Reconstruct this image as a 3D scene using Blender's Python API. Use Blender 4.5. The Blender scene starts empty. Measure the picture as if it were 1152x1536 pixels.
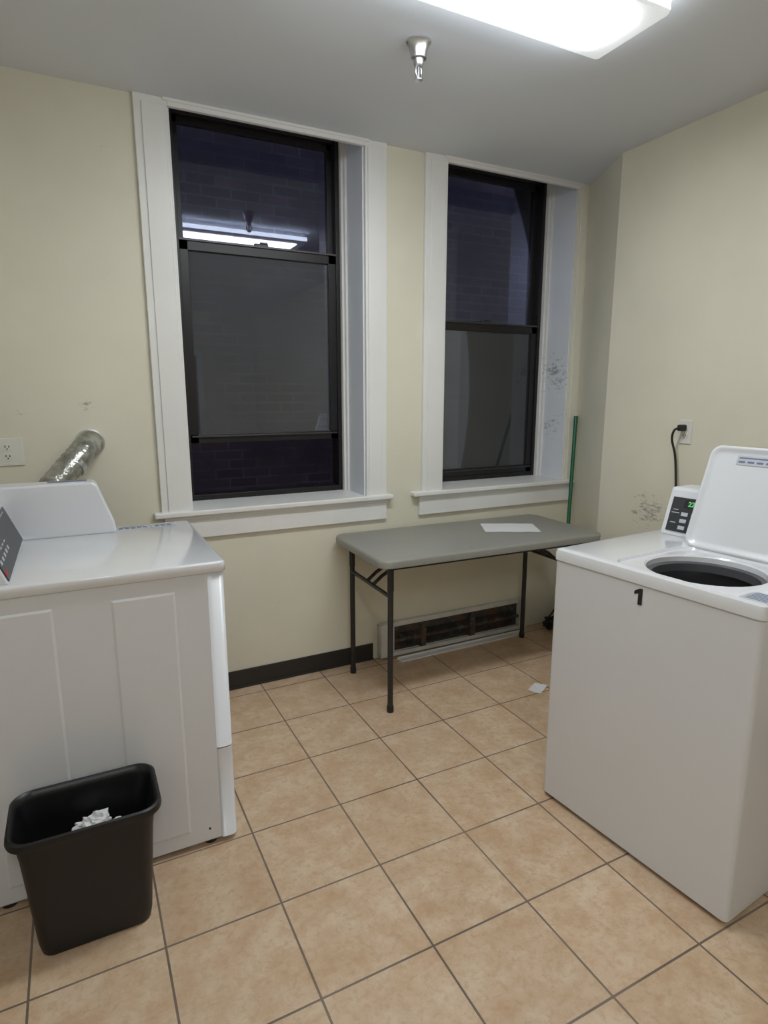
import bpy, bmesh, math, random
from mathutils import Vector, Matrix, noise
random.seed(3)
S=bpy.context.scene
S.view_settings.view_transform='Standard'
S.view_settings.look='None'
S.view_settings.exposure=0.6

# ---------------------------------------------------------------- materials
def newmat(n):
    m=bpy.data.materials.new(n); m.use_nodes=True
    nt=m.node_tree; b=nt.nodes.get('Principled BSDF')
    return m,nt,b
def N(nt,t,**k):
    n=nt.nodes.new(t)
    for a,v in k.items(): setattr(n,a,v)
    return n
def mixc(nt,fac,a,b,blend='MIX'):
    n=N(nt,'ShaderNodeMixRGB',blend_type=blend)
    for i,v in enumerate((fac,a,b)):
        if isinstance(v,bpy.types.NodeSocket): nt.links.new(v,n.inputs[i])
        elif i==0: n.inputs[0].default_value=v
        else: n.inputs[i].default_value=(*v,1)
    return n.outputs[0]
def math_(nt,op,a,b=None,clamp=False):
    n=N(nt,'ShaderNodeMath',operation=op,use_clamp=clamp)
    for i,v in enumerate((a,b)):
        if v is None: continue
        if isinstance(v,bpy.types.NodeSocket): nt.links.new(v,n.inputs[i])
        else: n.inputs[i].default_value=v
    return n.outputs[0]
def pos(nt): return N(nt,'ShaderNodeNewGeometry').outputs['Position']
def noise_(nt,scale,detail=3,vec=None,rough=.5):
    n=N(nt,'ShaderNodeTexNoise'); n.inputs['Scale'].default_value=scale
    n.inputs['Detail'].default_value=detail; n.inputs['Roughness'].default_value=rough
    nt.links.new(vec if vec is not None else pos(nt),n.inputs['Vector'])
    return n.outputs[0]
def ramp(nt,v,a,b,c0=(0,0,0),c1=(1,1,1)):
    n=N(nt,'ShaderNodeValToRGB'); n.color_ramp.elements[0].position=a; n.color_ramp.elements[1].position=b
    n.color_ramp.elements[0].color=(*c0,1); n.color_ramp.elements[1].color=(*c1,1)
    nt.links.new(v,n.inputs[0]); return n.outputs[0]
def bump(nt,b,h,strength=.1,dist=.002):
    n=N(nt,'ShaderNodeBump'); n.inputs['Strength'].default_value=strength; n.inputs['Distance'].default_value=dist
    nt.links.new(h,n.inputs['Height']); nt.links.new(n.outputs[0],b.inputs['Normal'])
def simple(name,col,rough=.5,metal=0,var=.05,scale=6,bmp=0,bscale=200,coat=0):
    m,nt,b=newmat(name)
    c=mixc(nt,noise_(nt,scale),tuple(x*(1-var) for x in col),tuple(min(1,x*(1+var)) for x in col))
    nt.links.new(c,b.inputs['Base Color'])
    b.inputs['Roughness'].default_value=rough; b.inputs['Metallic'].default_value=metal
    if coat: b.inputs['Coat Weight'].default_value=coat; b.inputs['Coat Roughness'].default_value=.15
    if bmp: bump(nt,b,noise_(nt,bscale,2),bmp,.001)
    return m
def scuffed(name,col,rough,spots,var=.04,dark=(.07,.065,.07)):
    """paint with scuff marks around given places: (centre, radius, threshold)"""
    m,nt,b=newmat(name)
    c=mixc(nt,ramp(nt,noise_(nt,2.2,4),.35,.7),tuple(x*(1-var) for x in col),tuple(min(1,x*(1+var)) for x in col))
    mp=N(nt,'ShaderNodeMapping'); mp.inputs['Scale'].default_value=(1,1,2.6)
    nt.links.new(pos(nt),mp.inputs[0])
    nz=noise_(nt,20,8,mp.outputs[0],.75)
    for ctr,rad,th in spots:
        d=N(nt,'ShaderNodeVectorMath',operation='DISTANCE'); nt.links.new(pos(nt),d.inputs[0]); d.inputs[1].default_value=ctr
        f=math_(nt,'SUBTRACT',1,math_(nt,'DIVIDE',d.outputs['Value'],rad),True)
        k=math_(nt,'MULTIPLY',math_(nt,'SUBTRACT',math_(nt,'ADD',nz,math_(nt,'MULTIPLY',f,.18)),th),9,True)
        k=math_(nt,'MULTIPLY',k,math_(nt,'MULTIPLY',f,3,True),True)
        k=math_(nt,'MULTIPLY',k,.65)
        c=mixc(nt,k,c,dark)
    nt.links.new(c,b.inputs['Base Color']); b.inputs['Roughness'].default_value=rough
    bump(nt,b,noise_(nt,60,5),.12,.003)
    return m
M={}
M['wall']=scuffed('cream_wall_paint',(.745,.71,.585),.5,[((2.64,2.15,.90),.17,.63),((.063,2.94,1.445),.06,.65),((.95,2.94,.45),.3,.76),((.22,2.94,2.5),.10,.74),((-.2,2.94,1.42),.12,.75)])
M['trim']=scuffed('white_trim_paint',(.80,.795,.78),.38,[((2.785,3.08,1.62),.2,.66),((.6,2.9,.95),.4,.78)])
M['trim_cream']=simple('cream_trim_paint',(.77,.745,.64),.42)
M['ceil']=simple('ceiling_paint',(.75,.785,.84),.8,var=.03,scale=1.5,bmp=.15,bscale=60)
M['jamb']=scuffed('jamb_paint_blue_lit',(.76,.79,.85),.35,[((2.785,3.04,1.62),.18,.62),((2.785,3.05,1.3),.2,.68)])  # bluish light on the reveal is put into this base colour
M['bronze']=simple('bronze_window_frame',(.020,.018,.019),.38,.3)
M['rail']=simple('bronze_rail_pale',(.07,.065,.07),.4,.5)  # paler bronze for sash lips and latches
M['enamel']=simple('white_enamel',(.71,.715,.75),.3,var=.015,coat=.25,bmp=.04,bscale=350)
M['enamel_top']=simple('white_enamel_gloss',(.73,.735,.765),.14,var=.01,coat=.6)
M['black_plastic']=simple('black_plastic',(.005,.005,.006),.4,bmp=.1,bscale=500)
M['blackrub']=simple('black_rubber',(.015,.015,.015),.6)
M['liner']=simple('black_bin_liner',(.004,.004,.004),.4)
M['base']=simple('dark_vinyl_baseboard',(.024,.021,.020),.45)
M['table']=simple('grey_table_plastic',(.285,.28,.25),.42,var=.05,scale=30,bmp=.12,bscale=500)
M['legs']=simple('dark_grey_powdercoat',(.032,.030,.030),.4,.3)
M['paper']=simple('white_paper',(.76,.76,.77),.7,bmp=.1,bscale=60)
M['label']=simple('grey_label',(.50,.52,.57),.5)
M['bluelabel']=simple('blue_grey_print',(.13,.17,.27),.5)
M['panel']=simple('control_panel_dark',(.035,.038,.045),.35)
M['chrome']=simple('brushed_metal',(.62,.63,.65),.28,1)
M['tub']=simple('tub_steel',(.30,.30,.31),.35,.9)
M['seal']=simple('tub_seal',(.08,.08,.09),.45)
M['plate']=simple('outlet_plate',(.76,.74,.68),.35)
M['slot']=simple('outlet_slot',(.012,.012,.012),.6)
M['green']=simple('green_broom_handle',(.006,.11,.05),.35)
M['red']=simple('red_mark',(.5,.02,.03),.5)
M['door']=simple('reflection_door_wood',(.10,.055,.035),.4,var=.3,scale=9)
M['heater']=simple('heater_enamel',(.62,.60,.55),.4,var=.22,scale=14)
m,nt,b=newmat('green_led'); b.inputs['Base Color'].default_value=(0,0,0,1)
b.inputs['Emission Color'].default_value=(.25,1,.35,1); b.inputs['Emission Strength'].default_value=.4; M['led']=m
m,nt,b=newmat('rusty_heater_interior')
c=mixc(nt,ramp(nt,noise_(nt,9,5),.48,.66),(.050,.045,.041),(.10,.055,.035)); 
c=mixc(nt,math_(nt,'MULTIPLY',ramp(nt,noise_(nt,25,6,None,.7),.55,.68),.5),c,(.25,.24,.22))
nt.links.new(c,b.inputs['Base Color']); b.inputs['Roughness'].default_value=.8; M['rust']=m
m,nt,b=newmat('foil_duct')
b.inputs['Metallic'].default_value=.55; b.inputs['Roughness'].default_value=.22
bump(nt,b,noise_(nt,26,4),.6,.012)
c=mixc(nt,ramp(nt,noise_(nt,22,5),.35,.65),(.20,.20,.17),(.50,.50,.46)); nt.links.new(c,b.inputs['Base Color']); M['foil']=m
# floor tiles
m,nt,b=newmat('ceramic_floor_tile')
mp=N(nt,'ShaderNodeMapping'); mp.inputs['Location'].default_value=(-.765+3.3,-1.53+6.6,0); nt.links.new(pos(nt),mp.inputs[0])
br=N(nt,'ShaderNodeTexBrick'); br.offset=0; br.squash=1
br.inputs['Scale'].default_value=1; br.inputs['Brick Width'].default_value=.33; br.inputs['Row Height'].default_value=.33
br.inputs['Mortar Size'].default_value=.0033; br.inputs['Mortar Smooth'].default_value=.2; br.inputs['Bias'].default_value=0
br.inputs['Color1'].default_value=(1,1,1,1); br.inputs['Color2'].default_value=(.93,.92,.905,1); br.inputs['Mortar'].default_value=(0,0,0,1)
nt.links.new(mp.outputs[0],br.inputs['Vector'])
n1=noise_(nt,9,8,None,.72); n2=noise_(nt,40,6,None,.7); n3=noise_(nt,1.1,3)
c=mixc(nt,ramp(nt,n1,.38,.62),(.57,.385,.24),(.70,.54,.39))
c=mixc(nt,math_(nt,'MULTIPLY',ramp(nt,n2,.50,.60),.45),c,(.50,.32,.185))
c=mixc(nt,math_(nt,'MULTIPLY',ramp(nt,n3,.45,.7),.25),c,(.50,.38,.28))
c=mixc(nt,math_(nt,'MULTIPLY',ramp(nt,noise_(nt,6,9,None,.8),.66,.72),.5),c,(.28,.22,.17))
c=mixc(nt,1,c,br.outputs['Color'],'MULTIPLY')
gr=mixc(nt,ramp(nt,noise_(nt,3,5),.4,.65),(.15,.115,.09),(.25,.19,.145))
c=mixc(nt,br.outputs['Fac'],c,gr)
nt.links.new(c,b.inputs['Base Color'])
r=ramp(nt,noise_(nt,9,5),.3,.7,(.33,.33,.33),(.5,.5,.5)); nt.links.new(r,b.inputs['Roughness'])
hgt=math_(nt,'SUBTRACT',math_(nt,'MULTIPLY',n1,.12),br.outputs['Fac']); bump(nt,b,hgt,.35,.002); M['floor']=m
# exterior brick
m,nt,b=newmat('night_brick')
mp=N(nt,'ShaderNodeMapping'); mp.inputs['Rotation'].default_value=(math.radians(90),0,0); nt.links.new(pos(nt),mp.inputs[0])
br=N(nt,'ShaderNodeTexBrick'); br.inputs['Scale'].default_value=1; br.inputs['Brick Width'].default_value=.22; br.inputs['Row Height'].default_value=.075
br.inputs['Mortar Size'].default_value=.007
br.inputs['Color1'].default_value=(.26,.165,.14,1); br.inputs['Color2'].default_value=(.12,.085,.08,1); br.inputs['Mortar'].default_value=(.25,.22,.21,1)
nt.links.new(mp.outputs[0],br.inputs['Vector'])
c=mixc(nt,ramp(nt,noise_(nt,2.2,5),.35,.65),br.outputs['Color'],(.12,.09,.09)); nt.links.new(c,b.inputs['Base Color']); b.inputs['Roughness'].default_value=.9; M['brick']=m
# glass
def glass(name,refl,tint,diffuse_mix,dcol):
    m=bpy.data.materials.new(name); m.use_nodes=True; nt=m.node_tree; nt.nodes.clear()
    o=N(nt,'ShaderNodeOutputMaterial'); t=N(nt,'ShaderNodeBsdfTransparent'); t.inputs[0].default_value=(*tint,1)
    g=N(nt,'ShaderNodeBsdfGlossy'); g.inputs['Roughness'].default_value=.015; g.inputs[0].default_value=(.9,.93,1,1)
    d=N(nt,'ShaderNodeBsdfDiffuse')
    c=mixc(nt,noise_(nt,5,4),tuple(x*.6 for x in dcol),dcol); nt.links.new(c,d.inputs[0])
    lw=N(nt,'ShaderNodeFresnel'); lw.inputs[0].default_value=refl
    m1=N(nt,'ShaderNodeMixShader'); m1.inputs[0].default_value=diffuse_mix
    nt.links.new(t.outputs[0],m1.inputs[1]); nt.links.new(d.outputs[0],m1.inputs[2])
    m2=N(nt,'ShaderNodeMixShader'); nt.links.new(lw.outputs[0],m2.inputs[0])
    nt.links.new(m1.outputs[0],m2.inputs[1]); nt.links.new(g.outputs[0],m2.inputs[2]); nt.links.new(m2.outputs[0],o.inputs[0]); return m
M['glass']=glass('window_glass',1.52,(.78,.80,.95),.03,(.28,.31,.45))
M['glass_grey']=glass('grey_window_glass',1.75,(.66,.70,.78),.17,(.33,.34,.37))  # lower panes: larger share of flat grey diffuse
def emis(name,col,s):
    m,nt,b=newmat(name); b.inputs['Base Color'].default_value=(.8,.8,.8,1)
    b.inputs['Emission Color'].default_value=(*col,1); b.inputs['Emission Strength'].default_value=s; return m
M['lamp']=emis('fluorescent_diffuser',(.93,.98,1),19.5)
M['lamp_side']=emis('fluorescent_diffuser_side',(.88,.95,1),7)
M['lamp_edge']=emis('acrylic_diffuser_edge',(.88,.96,1),.3)

# ---------------------------------------------------------------- mesh helpers
def link(o): S.collection.objects.link(o); return o
def root(name,loc=(0,0,0),rz=0):
    o=bpy.data.objects.new(name,None); o.empty_display_size=.1; o.location=loc; o.rotation_euler=(0,0,rz); return link(o)
def setp(o,p,local):
    if p is None: return
    o.parent=p
    if not local: o.matrix_parent_inverse=(Matrix.Translation(p.location)@p.rotation_euler.to_matrix().to_4x4()).inverted()
def mobj(name,v,f,mat,p=None,local=False,smooth=None,bev=0,seg=3,M4=None,recalc=True):
    me=bpy.data.meshes.new(name)
    if M4 is not None: v=[M4@Vector(x) for x in v]
    me.from_pydata([tuple(x) for x in v],[],f)
    if recalc:
        bm=bmesh.new(); bm.from_mesh(me); bmesh.ops.recalc_face_normals(bm,faces=bm.faces); bm.to_mesh(me); bm.free()
    mats=mat if isinstance(mat,(list,tuple)) else [mat]
    for k in mats: me.materials.append(k)
    if smooth is not None:
        me.shade_smooth()
        try: me.set_sharp_from_angle(angle=math.radians(smooth))
        except Exception: pass
    o=link(bpy.data.objects.new(name,me)); setp(o,p,local)
    if bev:
        md=o.modifiers.new('bevel','BEVEL'); md.width=bev; md.segments=seg; md.limit_method='ANGLE'; md.angle_limit=math.radians(35)
    return o
def bx(b):
    x0,x1,y0,y1,z0,z1=b
    return [(x0,y0,z0),(x1,y0,z0),(x1,y1,z0),(x0,y1,z0),(x0,y0,z1),(x1,y0,z1),(x1,y1,z1),(x0,y1,z1)],[(0,3,2,1),(4,5,6,7),(0,1,5,4),(1,2,6,5),(2,3,7,6),(3,0,4,7)]
def boxes(name,L,mat,p=None,local=False,bev=0,M4=None,seg=2):
    V=[];F=[]
    for b in L:
        v,f=bx(b); n=len(V); V+=v; F+=[tuple(i+n for i in q) for q in f]
    return mobj(name,V,F,mat,p,local,bev=bev,seg=seg,M4=M4)
def rr(cx,cy,hx,hy,r,z,n=8):
    """rounded rectangle loop"""
    out=[]
    for k,(sx,sy) in enumerate(((1,1),(-1,1),(-1,-1),(1,-1))):
        for i in range(n):
            a=math.pi/2*(k+i/(n-1))
            out.append((cx+sx*(hx-r)+r*math.cos(a),cy+sy*(hy-r)+r*math.sin(a),z))
    return out
def circ(cx,cy,r,z,n=32):
    return [(cx+r*math.cos(2*math.pi*(i)/n*1.0),cy+r*math.sin(2*math.pi*i/n),z) for i in range(n)]
def circ_rr(cx,cy,r,z,n=8):
    out=[]
    for k in range(4):
        for i in range(n):
            a=math.pi/2*(k+(i+.5)/n); out.append((cx+r*math.cos(a),cy+r*math.sin(a),z))
    return out
def loft(name,loops,mat,p=None,local=False,cap0=True,cap1=True,smooth=35,M4=None,recalc=True,bev=0):
    V=[];F=[];n=len(loops[0])
    for l in loops: V+=list(l)
    for k in range(len(loops)-1):
        for i in range(n):
            j=(i+1)%n; F.append((k*n+i,k*n+j,(k+1)*n+j,(k+1)*n+i))
    if cap0: F.append(tuple(range(n))[::-1])
    if cap1: F.append(tuple((len(loops)-1)*n+i for i in range(n)))
    return mobj(name,V,F,mat,p,local,smooth=smooth,M4=M4,recalc=recalc,bev=bev)
def prism(name,poly,a0,a1,axis,mat,p=None,local=False,bev=0,M4=None,seg=3):
    n=len(poly)
    if axis=='y': V=[(x,a0,z) for x,z in poly]+[(x,a1,z) for x,z in poly]
    else: V=[(x,y,a0) for x,y in poly]+[(x,y,a1) for x,y in poly]
    F=[tuple(range(n)),tuple(range(2*n-1,n-1,-1))]+[(i,(i+1)%n,n+(i+1)%n,n+i) for i in range(n)]
    return mobj(name,V,F,mat,p,local,bev=bev,M4=M4,seg=seg)
def tube(name,pts,r,mat,p=None,local=False,n=14,ribs=0,ribamp=0,spl=True,steps=10):
    P=[Vector(x) for x in pts]
    if spl and len(P)>2:
        Q=[]
        for i in range(len(P)-1):
            p0=P[max(i-1,0)];p1=P[i];p2=P[i+1];p3=P[min(i+2,len(P)-1)]
            for s in range(steps):
                t=s/steps
                Q.append(.5*((2*p1)+(-p0+p2)*t+(2*p0-5*p1+4*p2-p3)*t*t+(-p0+3*p1-3*p2+p3)*t**3))
        Q.append(P[-1]); P=Q
    up=None; loops=[]
    for i,q in enumerate(P):
        d=(P[min(i+1,len(P)-1)]-P[max(i-1,0)]).normalized()
        if up is None: up=d.orthogonal().normalized()
        up=(up-d*up.dot(d)).normalized(); s=d.cross(up)
        rad=r*(1+ (ribamp if ribs and i%2 else 0))
        loops.append([q+rad*(math.cos(2*math.pi*k/n)*up+math.sin(2*math.pi*k/n)*s) for k in range(n)])
    return loft(name,loops,mat,p,local,smooth=50)
def lathe(name,prof,cx,cy,mat,p=None,n=28,smooth=40,local=False,M4=None):
    return loft(name,[circ(cx,cy,r,z,n) for r,z in prof],mat,p,local,smooth=smooth,M4=M4)
def text(name,body,size,M4,mat,p,local):
    cu=bpy.data.curves.new(name,'FONT'); cu.body=body; cu.size=size; cu.extrude=.0004; cu.offset=size*.02
    t=bpy.data.objects.new(name+'_tmp',cu); link(t)
    bpy.context.view_layer.update()
    me=bpy.data.meshes.new_from_object(t.evaluated_get(bpy.context.evaluated_depsgraph_get()))
    bpy.data.objects.remove(t)
    me.transform(M4); me.materials.clear(); me.materials.append(mat); me.name=name
    o=link(bpy.data.objects.new(name,me)); setp(o,p,local); return o
def frame(o,X,Y):
    X=Vector(X).normalized(); Y=Vector(Y).normalized(); Z=X.cross(Y)
    m=Matrix((( X.x,Y.x,Z.x,o[0]),(X.y,Y.y,Z.y,o[1]),(X.z,Y.z,Z.z,o[2]),(0,0,0,1))); return m

# ---------------------------------------------------------------- room shell
WY=2.94; CZ=2.71; WT=.34; XL=-.62; YB=-3.1; XR=2.64
boxes('floor',[(XL-.12,3.1,YB-.12,WY+WT,-.1,0)],M['floor'])
boxes('ceiling',[(XL-.12,3.1,YB-.12,WY,CZ,CZ+.1)],M['ceil'])
O1=(.47,1.385); O2=(1.865,2.785); ZS=.93; ZT=2.80
boxes('wall_front',[(XL-.12,O1[0],WY,WY+WT,0,ZT),(O1[1],O2[0],WY,WY+WT,0,ZT),(O2[1],3.1,WY,WY+WT,0,ZT),
  (O1[0],O1[1],WY,WY+WT,0,ZS),(O2[0],O2[1],WY,WY+WT,0,ZS),(XL-.12,3.1,WY,WY+WT,ZT,ZT+.2)],M['wall'])
prism('wall_right',[(XR,YB-.12),(XR,2.48),(2.87,WY),(3.1,WY),(3.1,YB-.12)],0,CZ,'z',M['wall'])
boxes('wall_left',[(XL-.12,XL,YB,WY,0,CZ)],M['wall'])
boxes('wall_back',[(XL,XR,YB-.12,YB,0,CZ)],M['wall'])
d=root('added_reflection_door',(1.3,YB,0))  # unseen door, added to give the window panes something to reflect
boxes('door_leaf',[(.9,1.72,YB,YB+.02,.01,2.04)],M['door'],d)
boxes('door_panels',[(1.0,1.62,YB+.02,YB+.028,.2,.9),(1.0,1.62,YB+.02,YB+.028,1.1,1.9)],M['door'],d,bev=.004)
boxes('door_frame',[(.82,.9,YB,YB+.035,0,2.12),(1.72,1.80,YB,YB+.035,0,2.12),(.9,1.72,YB,YB+.035,2.04,2.12)],M['trim'],d,bev=.003)
boxes('baseboard_front',[(XL,1.425,WY-.008,WY,0,.098),(XL,1.425,WY-.014,WY,0,.012)],M['base'],bev=.003)
boxes('baseboard_right',[(XR-.008,XR,YB,2.47,0,.098)],M['base'])
boxes('baseboard_left',[(XL,XL+.008,YB,WY-.01,0,.098)],M['base'])

# ---------------------------------------------------------------- windows
def window(idx,O,casR,lowz0,lowz1,stool,apron,rcas_mat):
    x0,x1=O; w=root('window_%d'%idx,((x0+x1)/2,3.2,ZS))
    boxes('casing_left',[(x0-.135,x0,WY-.02,WY,.955,CZ),(x0-.105,x0-.012,WY-.026,WY-.02,.955,CZ-.03)],M['trim'],w,bev=.003)
    boxes('casing_right',[(x1,x1+casR,WY-.02,WY,.955,CZ),(x1+.012,x1+casR*.72,WY-.026,WY-.02,.955,CZ-.03)],rcas_mat,w,bev=.003)
    boxes('casing_head',[(x0,x1,WY-.022,WY,CZ-.030,CZ),(x0-.02,x1+.02,WY-.028,WY-.018,CZ-.012,CZ)],M['trim'],w,bev=.002)
    boxes('jamb_left',[(x0,x0+.008,WY,3.13,ZS,ZT)],M['trim'],w)
    boxes('jamb_right',[(x1-.008,x1,WY,3.13,ZS,ZT)],M['jamb'],w)
    boxes('jamb_head',[(x0,x1,WY,WY+WT,ZT-.006,ZT)],M['trim'],w)
    boxes('stops',[(x0,x0+.024,3.13,3.17,ZS,ZT),(x0,x0+.036,3.16,3.27,ZS,ZT),(x1-.020,x1,3.13,3.17,ZS,ZT),(x1-.032,x1,3.15,3.27,ZS,ZT)],M['trim'],w,bev=.003)
    boxes('sill_stool',[(stool[0],stool[1],WY-.05,WY,.932,.958)],M['trim'],w,bev=.007,seg=3)
    boxes('sill_board',[(x0,x1,WY,3.18,.925,.957)],M['trim'],w)
    boxes('sill_apron',[(apron[0],apron[1],WY-.02,WY,.82,.932),(apron[0],apron[1],WY-.028,WY-.02,.915,.932)],M['trim'],w,bev=.003)
    a,b=x0+.036,x1-.032
    boxes('frame',[(a,a+.022,3.175,3.27,.957,ZT),(b-.022,b,3.175,3.27,.957,ZT),(a,b,3.18,3.27,.957,.985),(a,b,3.2,3.27,ZT-.03,ZT)],M['bronze'],w,bev=.002)
    a+=.018;b-=.018; us=lowz1-.045
    boxes('upper_sash',[(a,a+.032,3.222,3.252,us,ZT-.02),(b-.032,b,3.222,3.252,us,ZT-.02),(a,b,3.222,3.252,us,us+.035),(a,b,3.222,3.252,ZT-.06,ZT-.02)],M['bronze'],w,bev=.002)
    boxes('upper_glass',[(a+.03,b-.03,3.236,3.239,us+.03,ZT-.055)],M['glass'],w)
    boxes('lower_sash',[(a,a+.045,3.185,3.218,lowz0,lowz1),(b-.045,b,3.185,3.218,lowz0,lowz1),(a,b,3.185,3.218,lowz0,lowz0+.045),(a,b,3.185,3.218,lowz1-.05,lowz1)],M['bronze'],w,bev=.002)
    boxes('sash_lip',[(a+.01,b-.01,3.174,3.186,lowz0+.030,lowz0+.038),(a,b,3.176,3.2,lowz1-.008,lowz1+.002)],M['rail'],w,bev=.001)
    boxes('sash_latch',[((a+b)/2-.035,(a+b)/2+.035,3.178,3.205,lowz1,lowz1+.012),((a+b)/2-.008,(a+b)/2+.03,3.172,3.19,lowz1+.010,lowz1+.02)],M['rail'],w,bev=.003)
    boxes('lower_glass',[(a+.04,b-.04,3.2,3.203,lowz0+.04,lowz1-.045)],M['glass_grey'],w)
    return w
window(1,O1,.12,1.25,2.225,(.30,1.535),(.345,1.505),M['trim'])
window(2,O2,.085,.985,1.925,(1.665,2.85),(1.715,2.84),M['trim_cream'])
boxes('exterior_brick_wall',[(-3,9,4.9,5.1,-3,7)],M['brick'])

# ---------------------------------------------------------------- ceiling fixture(s)
def fixture(name,cx,cy,L,W,rz=0):
    r=root(name,(cx,cy,CZ),rz)
    boxes('housing',[(-L/2+.01,L/2-.01,-W/2+.03,W/2-.03,-.04,0)],M['enamel'],r,True,bev=.004)
    loft('lens_side',[rr(0,0,L/2-.004,W/2-.006,.01,-.036),rr(0,0,L/2,W/2,.012,-.040),rr(0,0,L/2,W/2,.012,-.066)],M['lamp_side'],r,True,cap0=True,cap1=False,smooth=25)
    loft('acrylic_lens',[rr(0,0,L/2,W/2,.012,-.066),rr(0,0,L/2-.004,W/2-.004,.012,-.076),
        rr(0,0,L/2-.065,W/2-.042,.03,-.081)],M['lamp_edge'],r,True,cap0=False,cap1=False,smooth=25)
    loft('lit_tubes',[rr(0,0,L/2-.065,W/2-.042,.03,-.081),rr(0,0,L/2-.085,W/2-.055,.04,-.094),rr(0,0,L/2-.13,W/2-.1,.04,-.098)],M['lamp'],r,True,cap0=False,cap1=True,smooth=60)
    boxes('end_clips',[(-L/2-.003,-L/2+.004,-.04,.04,-.07,-.02),(L/2-.004,L/2+.003,-.04,.04,-.07,-.02)],M['enamel'],r,True,bev=.002)
    return r
fixture('added_fill_light',1.125,1.626,1.22,.30)
fixture('added_fill_light',.05,-1.0,1.22,.30,math.pi/2)  # second fixture added behind the camera for fill

sp=root('ceiling_sprinkler',(1.199,2.085,CZ))
lathe('escutcheon',[(.044,CZ),(.044,CZ-.006),(.038,CZ-.012),(.030,CZ-.035),(.027,CZ-.055),(.019,CZ-.058),(.017,CZ-.075),(.014,CZ-.08)],1.199,2.085,M['chrome'],sp)
tube('yoke_ring',[(1.199+.016*math.cos(a),2.085+.008*math.cos(a),CZ-.097+.022*math.sin(a)) for a in [i*math.pi/8 for i in range(17)]],.0045,M['chrome'],sp,n=8,steps=3)
lathe('deflector',[(.004,CZ-.08),(.004,CZ-.118),(.015,CZ-.120),(.015,CZ-.123),(.003,CZ-.126)],1.199,2.085,M['chrome'],sp,n=20)

# ---------------------------------------------------------------- dryer
dx0,dx1,dy0,dy1,dz=-.33,.385,1.865,2.555,.985
D=root('clothes_dryer',((dx0+dx1)/2,(dy0+dy1)/2,0))
boxes('cabinet',[(dx0,.335,dy0+.002,dy1-.002,.018,dz-.03)],M['enamel'],D,bev=.006)
def fr(z0,z1,nm): loft(nm,[rr((.328+dx1)/2,(dy0+dy1)/2,(dx1-.328)/2,(dy1-dy0)/2+.002,.018,z,6) for z in (z0,z0+.001,z1-.001,z1)],M['enamel'],D,smooth=40,bev=.002)
fr(.352,dz-.032,'front_panel'); fr(.018,.347,'lower_access_panel')
def top_slab(z0,z1): 
    cx,cy=(dx0+dx1+.006)/2,(dy0+dy1)/2; hx,hy=(dx1+.006-dx0)/2,(dy1-dy0)/2+.006
    loft('top_panel',[rr(cx,cy,hx-.004,hy-.004,.016,z0),rr(cx,cy,hx,hy,.018,z0+.004),rr(cx,cy,hx,hy,.018,z1-.006),rr(cx,cy,hx-.002,hy-.002,.016,z1-.0015),rr(cx,cy,hx-.007,hy-.007,.014,z1)],M['enamel_top'],D,smooth=50)
top_slab(dz-.034,dz)
def emboss(x0,x1,z0,z1,nm):
    y=dy0+.002; t=.0025; s=.007
    V=[(x0,y,z0),(x1,y,z0),(x1,y,z1),(x0,y,z1),(x0+s,y-t,z0+s),(x1-s,y-t,z0+s),(x1-s,y-t,z1-s),(x0+s,y-t,z1-s)]
    mobj(nm,V,[(4,5,6,7),(0,1,5,4),(1,2,6,5),(2,3,7,6),(3,0,4,7),(0,3,2,1)],M['enamel'],D)
emboss(.055,.235,.07,.905,'side_rib_panel_1'); emboss(-.285,-.095,.07,.905,'side_rib_panel_2')
for i,(x,y) in enumerate([(.30,1.90),(-.29,1.90),(.30,2.52),(-.29,2.52)]): lathe('foot_%d'%(i+1),[(.022,0),(.022,.010),(.010,.013),(.010,.03)],x,y,M['blackrub'],D,n=16)
boxes('side_screws',[(.292,.298,dy0-.001,dy0+.003,.062,.068),(.06,.066,dy0-.001,dy0+.003,.045,.051)],M['slot'],D)
prism('console',[(-.19,dz-.002),(-.25,1.135),(-.262,1.142),(dx0,1.142),(dx0,dz-.002)],dy0+.02,dy1-.08,'y',M['enamel'],D,bev=.006)
prism('coin_meter_case',[(.116,dz-.002),(.112,dz+.04),(.062,1.170),(.048,1.180),(dx0+.002,1.180),(dx0+.002,dz-.002)],dy1-.105,dy1-.004,'y',M['enamel'],D,bev=.012,seg=4)
F=frame((-.19,dy0+.02,dz),(0,1,0),(-.06,0,.15))
boxes('control_face',[(.006,.555,.008,.140,.0005,.003)],M['panel'],D,M4=F,bev=.001)
L=[]
for i in range(5):
    L.append((.03+i*.05,.055+i*.05,.05,.062,.003,.0036)); L.append((.03+i*.05,.06+i*.05,.075,.080,.003,.0036))
L+= [(.02,.5,.128,.131,.003,.0036)]
boxes('control_print',L,M['label'],D,M4=F)
boxes('control_red_mark',[(.01,.05,.022,.034,.003,.0036)],M['red'],D,M4=F)
boxes('warning_labels',[(.115,.235,dy1-.075,dy1-.025,dz,dz+.0006),(.245,.335,dy1-.075,dy1-.025,dz,dz+.0006)],M['label'],D)
boxes('warning_print',[(.125+i*.022,.140+i*.022,dy1-.068,dy1-.045,dz+.0006,dz+.0009) for i in range(9) if i!=5]+[(.255,.325,dy1-.040,dy1-.033,dz+.0006,dz+.0009),(.125,.22,dy1-.040,dy1-.033,dz+.0006,dz+.0009)],M['bluelabel'],D)
boxes('case_label',[(-.1,.03,dy1-.06,dy1-.02,1.1795,1.1806)],M['bluelabel'],D)
G=frame((dx1,(dy0+dy1)/2,.62),(0,1,0),(0,0,1))
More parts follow.
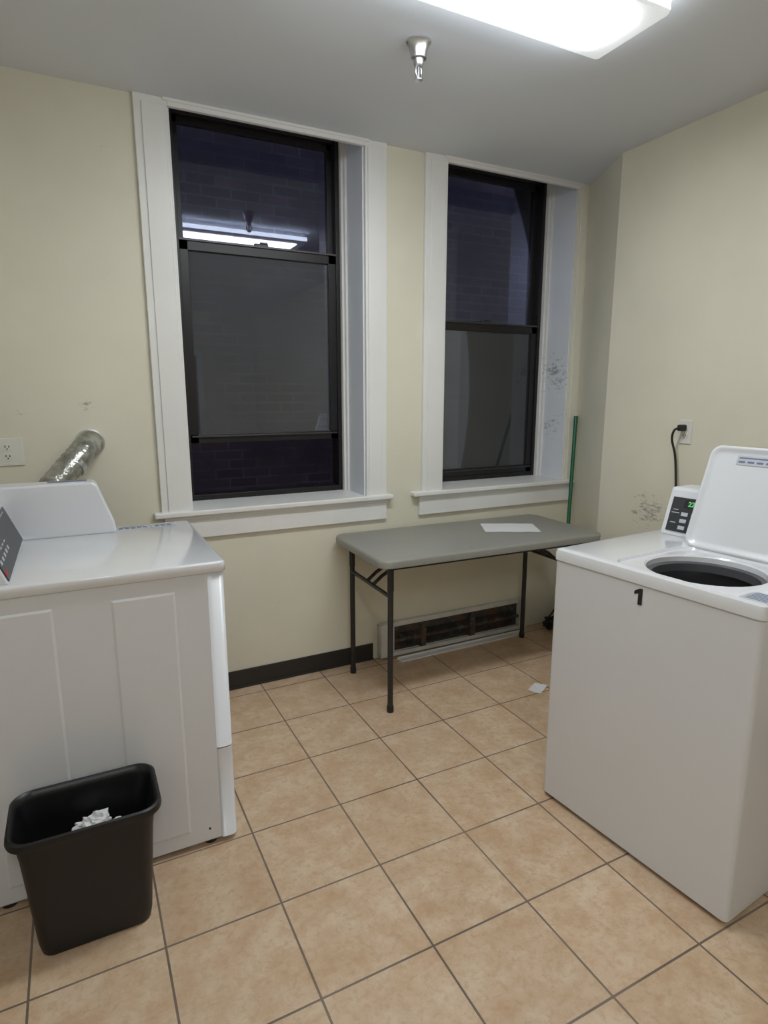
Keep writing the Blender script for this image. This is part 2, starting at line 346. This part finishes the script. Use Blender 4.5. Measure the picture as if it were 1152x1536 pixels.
loft('door',[rr(0,0,.23,.21,.04,0.001),rr(0,0,.23,.21,.04,.005),rr(0,0,.215,.195,.04,.010)],M['enamel'],D,M4=G)
boxes('door_handle',[(.17,.19,-.05,.05,.008,.018)],M['black_plastic'],D,M4=G,bev=.003)

V_=root('foil_exhaust_pipe',(.06,2.9,1.29))
lathe('wall_collar',[(.060,0),(.060,.004),(.054,.006),(.054,.03)],0,0,M['chrome'],V_,M4=frame((.062,WY,1.288),(1,0,0),(0,0,1)))
tube('flexible_foil',[(.062,2.935,1.288),(.060,2.885,1.290),(.030,2.82,1.262),(-.04,2.76,1.19),(-.12,2.71,1.10),(-.20,2.69,.98),(-.26,2.68,.75),(-.27,2.68,.40),(-.27,2.68,.03)],.050,M['foil'],V_,n=24,ribs=1,ribamp=.05,steps=8)
tube('clamp',[(-.005,2.79,1.222),(-.018,2.778,1.208)],.055,M['chrome'],V_,n=24,spl=False)

# ---------------------------------------------------------------- waste bin
B=root('wastebasket',(-.05,1.735,0))
cx,cy=-.058,1.728
def sec(hx,hy,z,r): return rr(cx,cy,hx,hy,r,z,9)
loops=[sec(.135,.082,.0,.03),sec(.141,.088,.004,.035),sec(.146,.092,.03,.038),sec(.166,.106,.30,.046),sec(.174,.111,.352,.05),sec(.180,.116,.355,.052),
 sec(.190,.125,.358,.056),sec(.192,.127,.366,.058),sec(.190,.125,.378,.056),sec(.184,.119,.381,.052),sec(.178,.113,.377,.05),sec(.172,.107,.36,.048),sec(.162,.102,.30,.044),sec(.142,.088,.03,.036),sec(.13,.078,.012,.03)]
loft('bin_shell',loops,M['black_plastic'],B,smooth=40)
def crumple(name,c,s,mat,p=None,amp=.35,f=3.0,seed=0,sub=4):
    bm=bmesh.new(); bmesh.ops.create_icosphere(bm,subdivisions=sub,radius=1)
    for v in bm.verts:
        q=v.co.copy(); n=noise.noise(q*f+Vector((seed,0,0)))+.5*abs(noise.noise(q*f*2.3+Vector((0,seed,0))))
        q*=1+amp*n; v.co=Vector((c[0]+q.x*s[0],c[1]+q.y*s[1],c[2]+q.z*s[2]))
    me=bpy.data.meshes.new(name); bm.to_mesh(me); bm.free(); me.materials.append(mat)
    o=link(bpy.data.objects.new(name,me)); setp(o,p,False); return o
crumple('bin_liner_rubbish',(cx,cy,.15),(.125,.075,.11),M['liner'],B,.25,3,5)
crumple('paper_wad_1',(-.045,1.765,.272),(.036,.026,.028),M['paper'],B,.9,2.2,11)
crumple('paper_wad_2',(.005,1.75,.262),(.055,.018,.013),M['paper'],B,.9,2.6,4)
crumple('paper_wad_3',(-.15,1.71,.275),(.018,.012,.012),M['paper'],B,.9,2.6,8)

# ---------------------------------------------------------------- washer (local frame, +x = depth, -y = towards camera)
W=root('washing_machine',(1.478,1.570,0),math.radians(4.5))
H0=.925; H=.967; wd=.71; wy=.705
cxw,cyw=wd/2,-wy/2
loft('cabinet',[rr(cxw,cyw,wd/2-.004,wy/2-.004,.014,.014),rr(cxw,cyw,wd/2,wy/2,.016,.018),rr(cxw,cyw,wd/2,wy/2,.016,H0-.004),rr(cxw,cyw,wd/2-.004,wy/2-.004,.014,H0)],M['enamel'],W,True,cap1=False,smooth=35,recalc=False)
hx,hy=.223,-.412
loft('top_panel',[rr(cxw,cyw,wd/2-.006,wy/2-.006,.012,H0),rr(cxw,cyw,wd/2+.004,wy/2+.004,.018,H0+.002),rr(cxw,cyw,wd/2+.004,wy/2+.004,.018,H-.014),rr(cxw,cyw,wd/2+.001,wy/2+.001,.018,H-.004),rr(cxw,cyw,wd/2-.010,wy/2-.010,.016,H),
  rr(hx,hy,.198,.200,.05,H),rr(hx,hy,.192,.194,.046,H-.008),circ_rr(hx,hy,.178,H-.009),circ_rr(hx,hy,.172,H-.014),circ_rr(hx,hy,.169,H-.045)],M['enamel_top'],W,True,cap0=False,cap1=False,smooth=30,recalc=False)
loft('tub_ring',[circ_rr(hx,hy,.170,H-.030),circ_rr(hx,hy,.155,H-.034),circ_rr(hx,hy,.153,H-.06),circ_rr(hx,hy,.178,H-.07)],M['seal'],W,True,cap0=False,cap1=False,recalc=False)
loft('wash_basket',[circ_rr(hx,hy,.155,H-.055),circ_rr(hx,hy,.17,H-.09),circ_rr(hx,hy,.17,.45),circ_rr(hx,hy,.15,.44)],M['tub'],W,True,cap0=False,cap1=True,recalc=False)
loft('agitator',[circ_rr(hx,hy,r,z) for r,z in ((.09,.45),(.05,.52),(.035,.70),(.03,.80),(.01,.815))],M['seal'],W,True)
for i,(x,y) in enumerate(((.05,-.05),(.66,-.05),(.05,-.655),(.66,-.655))): lathe('foot_%d'%(i+1),[(.02,0),(.02,.01),(.01,.012),(.01,.03)],x,y,M['blackrub'],W,n=14,local=True)
prism('console',[(.520,H-.002),(.572,1.135),(.582,1.145),(wd-.01,1.145),(wd-.01,H-.002)],-.045,-.665,'y',M['enamel'],W,True,bev=.010,seg=4)
F=frame((.520,-.045,H),(0,-1,0),(.052,0,.168))
boxes('control_face',[(.022,.52,.018,.150,.0005,.0035)],M['panel'],W,True,M4=F,bev=.002)
boxes('display_window',[(.072,.14,.112,.143,.0035,.0045)],M['slot'],W,True,M4=F)
text('display_digits','22',.026,F@Matrix.Translation((.088,.119,.005)),M['led'],W,True)
L=[]
for i in range(2):
    for j in range(3): L.append((.070+i*.040,.096+i*.040,.028+j*.026,.042+j*.026,.0035,.0045))
L+=[(.034,.054,.100,.103,.0035,.0042),(.030,.062,.088,.091,.0035,.0042),(.034,.056,.05,.053,.0035,.0042)]
boxes('button_labels',L,M['label'],W,True,M4=F)
LW,LL=.364,.375
hinge=(.424,-.390,H-.002)
FL=frame(hinge,(0,-1,0),(.125,0,.345))
def lr(hx_,v0,v1,r,w): 
    return [(x,y,w) for x,y,_ in rr(0,(v0+v1)/2,hx_,(v1-v0)/2,r,0,9)]
loft('lid',[lr(LW/2-.006,.006,LL-.006,.034,-.012),lr(LW/2,0,LL,.038,-.006),lr(LW/2,0,LL,.038,.006),lr(LW/2-.004,.004,LL-.004,.035,.010),lr(LW/2-.010,.010,LL-.010,.032,.010),
  lr(LW/2-.016,.016,LL-.016,.030,.003),lr(LW/2-.03,.03,LL-.03,.03,.001)],M['enamel'],W,True,M4=FL,smooth=50)
boxes('lid_hinges',[(-LW/2-.006,-LW/2+.03,-.008,.012,-.012,.004),(LW/2-.03,LW/2+.006,-.008,.012,-.012,.004)],M['enamel_top'],W,True,M4=FL,bev=.003)
boxes('lid_label',[(-.085,.12,.312,.345,.002,.0032)],M['label'],W,True,M4=FL)
boxes('lid_label_print',[(-.078+i*.03,-.056+i*.03,.319,.326,.0032,.0036) for i in range(6)]+[(-.078,.10,.334,.339,.0032,.0036)],M['bluelabel'],W,True,M4=FL)
boxes('top_label',[(.02,.10,-.70,-.625,H,H+.0006)],M['label'],W,True)
boxes('top_label_print',[(.03+i*.012,.036+i*.012,-.69,-.635,H+.0006,H+.0009) for i in range(6)],M['bluelabel'],W,True)
FF=frame((0,0,0),(0,-1,0),(0,0,1))
boxes('number_sticker',[(.324,.346,.866,.906,.0,.0010)],M['paper'],W,True,M4=FF)
one=[(.340,.862),(.354,.862),(.354,.914),(.344,.914),(.326,.903),(.326,.892),(.340,.897)]
prism('number_1',one,.0012,.0022,'z',M['slot'],W,True,M4=FF)

# ---------------------------------------------------------------- folding table
T=root('folding_table',(1.84,2.605,0),math.radians(-1.5))
tx,ty,tz=.665,.305,.765
loft('table_top',[rr(0,0,tx-.012,ty-.012,.05,tz-.042,9),rr(0,0,tx-.002,ty-.002,.058,tz-.038,9),rr(0,0,tx,ty,.06,tz-.012,9),rr(0,0,tx-.004,ty-.004,.058,tz-.003,9),rr(0,0,tx-.012,ty-.012,.052,tz,9)],M['table'],T,True,smooth=50)
yn,yf=-(ty-.055),ty-.095
for sx,nm in ((-1,'a'),(1,'b')):
    lx=sx*(tx-(.073 if sx<0 else .115))
    for y,n2 in ((yn,'near'),(yf,'far')):
        tube('leg_%s_%s'%(nm,n2),[(lx,y,.012),(lx,y,tz-.045)],.0135,M['legs'],T,True,spl=False)
        tube('leg_foot_%s_%s'%(nm,n2),[(lx,y,0),(lx,y,.03)],.0165,M['blackrub'],T,True,spl=False)
        tube('leg_sleeve_%s_%s'%(nm,n2),[(lx,y,tz-.16),(lx,y,tz-.045)],.0155,M['legs'],T,True,spl=False)
    tube('cross_bar_'+nm,[(lx,yn,tz-.19),(lx,yf,tz-.19)],.010,M['legs'],T,True,spl=False)
    tube('fold_brace_'+nm,[(lx,-.05,tz-.19),(lx-sx*.05,-.05,tz-.15),(lx-sx*.24,-.05,tz-.045)],.009,M['legs'],T,True,spl=False)
    tube('fold_brace_in_'+nm,[(lx,.02,tz-.19),(lx-sx*.05,.02,tz-.15),(lx-sx*.24,.02,tz-.045)],.009,M['legs'],T,True,spl=False)
    tube('pivot_bar_'+nm,[(lx,-ty+.04,tz-.05),(lx,ty-.06,tz-.05)],.012,M['legs'],T,True,spl=False)
boxes('side_rails',[(-tx+.05,tx-.05,-ty+.03,-ty+.05,tz-.055,tz-.035),(-tx+.05,tx-.05,ty-.05,ty-.03,tz-.055,tz-.035)],M['legs'],T,True)
def sheet(name,c,w,h,rz,mat,amp=.004,seed=0):
    n=10;V=[];F=[]
    for i in range(n+1):
        for j in range(n+1):
            x=(i/n-.5)*w;y=(j/n-.5)*h
            V.append((c[0]+x*math.cos(rz)-y*math.sin(rz),c[1]+x*math.sin(rz)+y*math.cos(rz),c[2]+.0008+amp*abs(noise.noise(Vector((x*12+seed,y*12,0))))))
    for i in range(n):
        for j in range(n): a=i*(n+1)+j; F.append((a,a+n+1,a+n+2,a+1))
    return mobj(name,V,F,mat,smooth=60,recalc=False)
sheet('paper_sheet',(2.12,2.62,tz),.30,.21,math.radians(-28),M['paper'])
sheet('paper_scrap',(2.03,2.23,0),.10,.07,.5,M['paper'],.01,3)

# ---------------------------------------------------------------- baseboard heater
Hh=root('baseboard_heater',(1.97,2.92,0))
hx0,hx1=1.455,2.50
boxes('back_plate',[(hx0,hx1,2.932,WY,.02,.205)],M['heater'],Hh)
boxes('inner_liner',[(hx0+.08,hx1-.05,2.928,2.933,.03,.178)],M['rust'],Hh)
boxes('top_lip',[(hx0,hx1,2.915,WY,.196,.207),(hx0,hx1,2.913,2.917,.180,.207)],M['heater'],Hh,bev=.002)
boxes('end_caps',[(hx0,hx0+.085,2.888,WY,.012,.212),(hx1-.05,hx1,2.888,WY,.012,.212)],M['heater'],Hh,bev=.005)
boxes('bottom_tray',[(hx0,hx1,2.893,WY,.012,.022),(hx0,hx1,2.892,2.895,.012,.035)],M['heater'],Hh)
boxes('heating_fins',[(hx0+.13+i*.0125,hx0+.132+i*.0125,2.900,2.928,.055,.135) for i in range(66)],M['rust'],Hh)
tube('element_pipe',[(hx0+.08,2.912,.095),(hx1-.05,2.912,.095)],.011,M['rust'],Hh,spl=False)
boxes('brackets',[(hx0+.27,hx0+.30,2.896,2.93,.03,.18),(hx0+.62,hx0+.65,2.896,2.93,.03,.18)],M['rust'],Hh)
HC=root('fallen_cover_panel',(2.0,2.852,0),math.radians(.6))
boxes('panel_sheet',[(-.45,.45,-.026,.024,.0,.003),(-.45,.45,.021,.024,.003,.012),(-.45,.45,-.026,-.023,.003,.008)],M['paper'],HC,True)

# ---------------------------------------------------------------- broom handle
bh=root('broom_handle',(2.58,2.66,0))
tube('stick',[(2.575,2.655,.0),(2.822,2.885,1.35)],.0115,M['green'],bh,spl=False)
tube('grip_cap',[(2.816,2.879,1.318),(2.8235,2.8865,1.358)],.0128,M['green'],bh,spl=False)

pts=[]
for i in range(64):
    a=i*2*math.pi/14; rr_=.06+.012*math.sin(i*1.7)
    pts.append((2.68+rr_*math.cos(a),2.83+rr_*.8*math.sin(a),.010+.05*i/64+.006*math.sin(i*2.3)))
pts+=[(2.72,2.86,.12),(2.76,2.88,.16),(2.79,2.90,.05)]
cc=root('coiled_cable',(2.68,2.83,0))
tube('cable',pts,.006,M['blackrub'],cc,n=8,steps=4)
boxes('adapter',[(2.64,2.71,2.81,2.86,.002,.045)],M['blackrub'],cc,bev=.006)

# ---------------------------------------------------------------- outlets
def outlet(name,F4,gang=1):
    r=root(name,tuple(F4.translation))
    w=.035*gang+.001*(gang-1)*10
    boxes('cover_plate',[(-w,w,-.0575,.0575,0,.006)],M['plate'],r,M4=F4,bev=.003)
    for g in range(gang):
        gx=(g-(gang-1)/2)*.046
        for s in (-1,1):
            loft('receptacle_%d_%d'%(g,s),[rr(gx,s*.0195,.0165,.0135,.009,z,5) for z in (.005,.0085)],M['plate'],r,M4=F4)
            boxes('slots_%d_%d'%(g,s),[(gx-.0085,gx-.005,s*.0195-.001,s*.0195+.008,.0083,.0089),(gx+.005,gx+.0085,s*.0195-.001,s*.0195+.007,.0083,.0089),(gx-.0025,gx+.0025,s*.0195-.009,s*.0195-.004,.0083,.0089)],M['slot'],r,M4=F4)
    return r
outlet('wall_outlet',frame((-.270,WY,1.262),(1,0,0),(0,0,1)),2)
outlet('wall_outlet',frame((XR,1.968,1.317),(0,-1,0),(0,0,1)),1)
pc=root('power_cord',(2.6,1.98,1.33))
boxes('plug',[(XR-.048,XR-.009,1.956,1.984,1.322,1.352)],M['blackrub'],pc,bev=.006)
tube('cord',[(XR-.045,1.972,1.336),(XR-.062,1.985,1.325),(XR-.055,1.998,1.28),(XR-.03,1.992,1.20),(XR-.03,1.975,1.08),(XR-.035,1.965,1.0),(XR-.10,1.90,.80),(XR-.25,1.7,.70),(2.245,1.45,.72)],.0055,M['blackrub'],pc,n=10)

# ---------------------------------------------------------------- world + camera
w=bpy.data.worlds.new('night'); S.world=w; w.use_nodes=True
bg=w.node_tree.nodes['Background']; bg.inputs[0].default_value=(.15,.17,.30,1); bg.inputs[1].default_value=.30
cam=bpy.data.cameras.new('camera'); co=link(bpy.data.objects.new('camera',cam))
cam.sensor_fit='VERTICAL'; cam.sensor_height=24; cam.lens=24*910/1536
co.location=(0,0,1.5); co.rotation_euler=(math.radians(90-11.07),0,math.radians(-27)); cam.clip_start=.02
S.camera=co
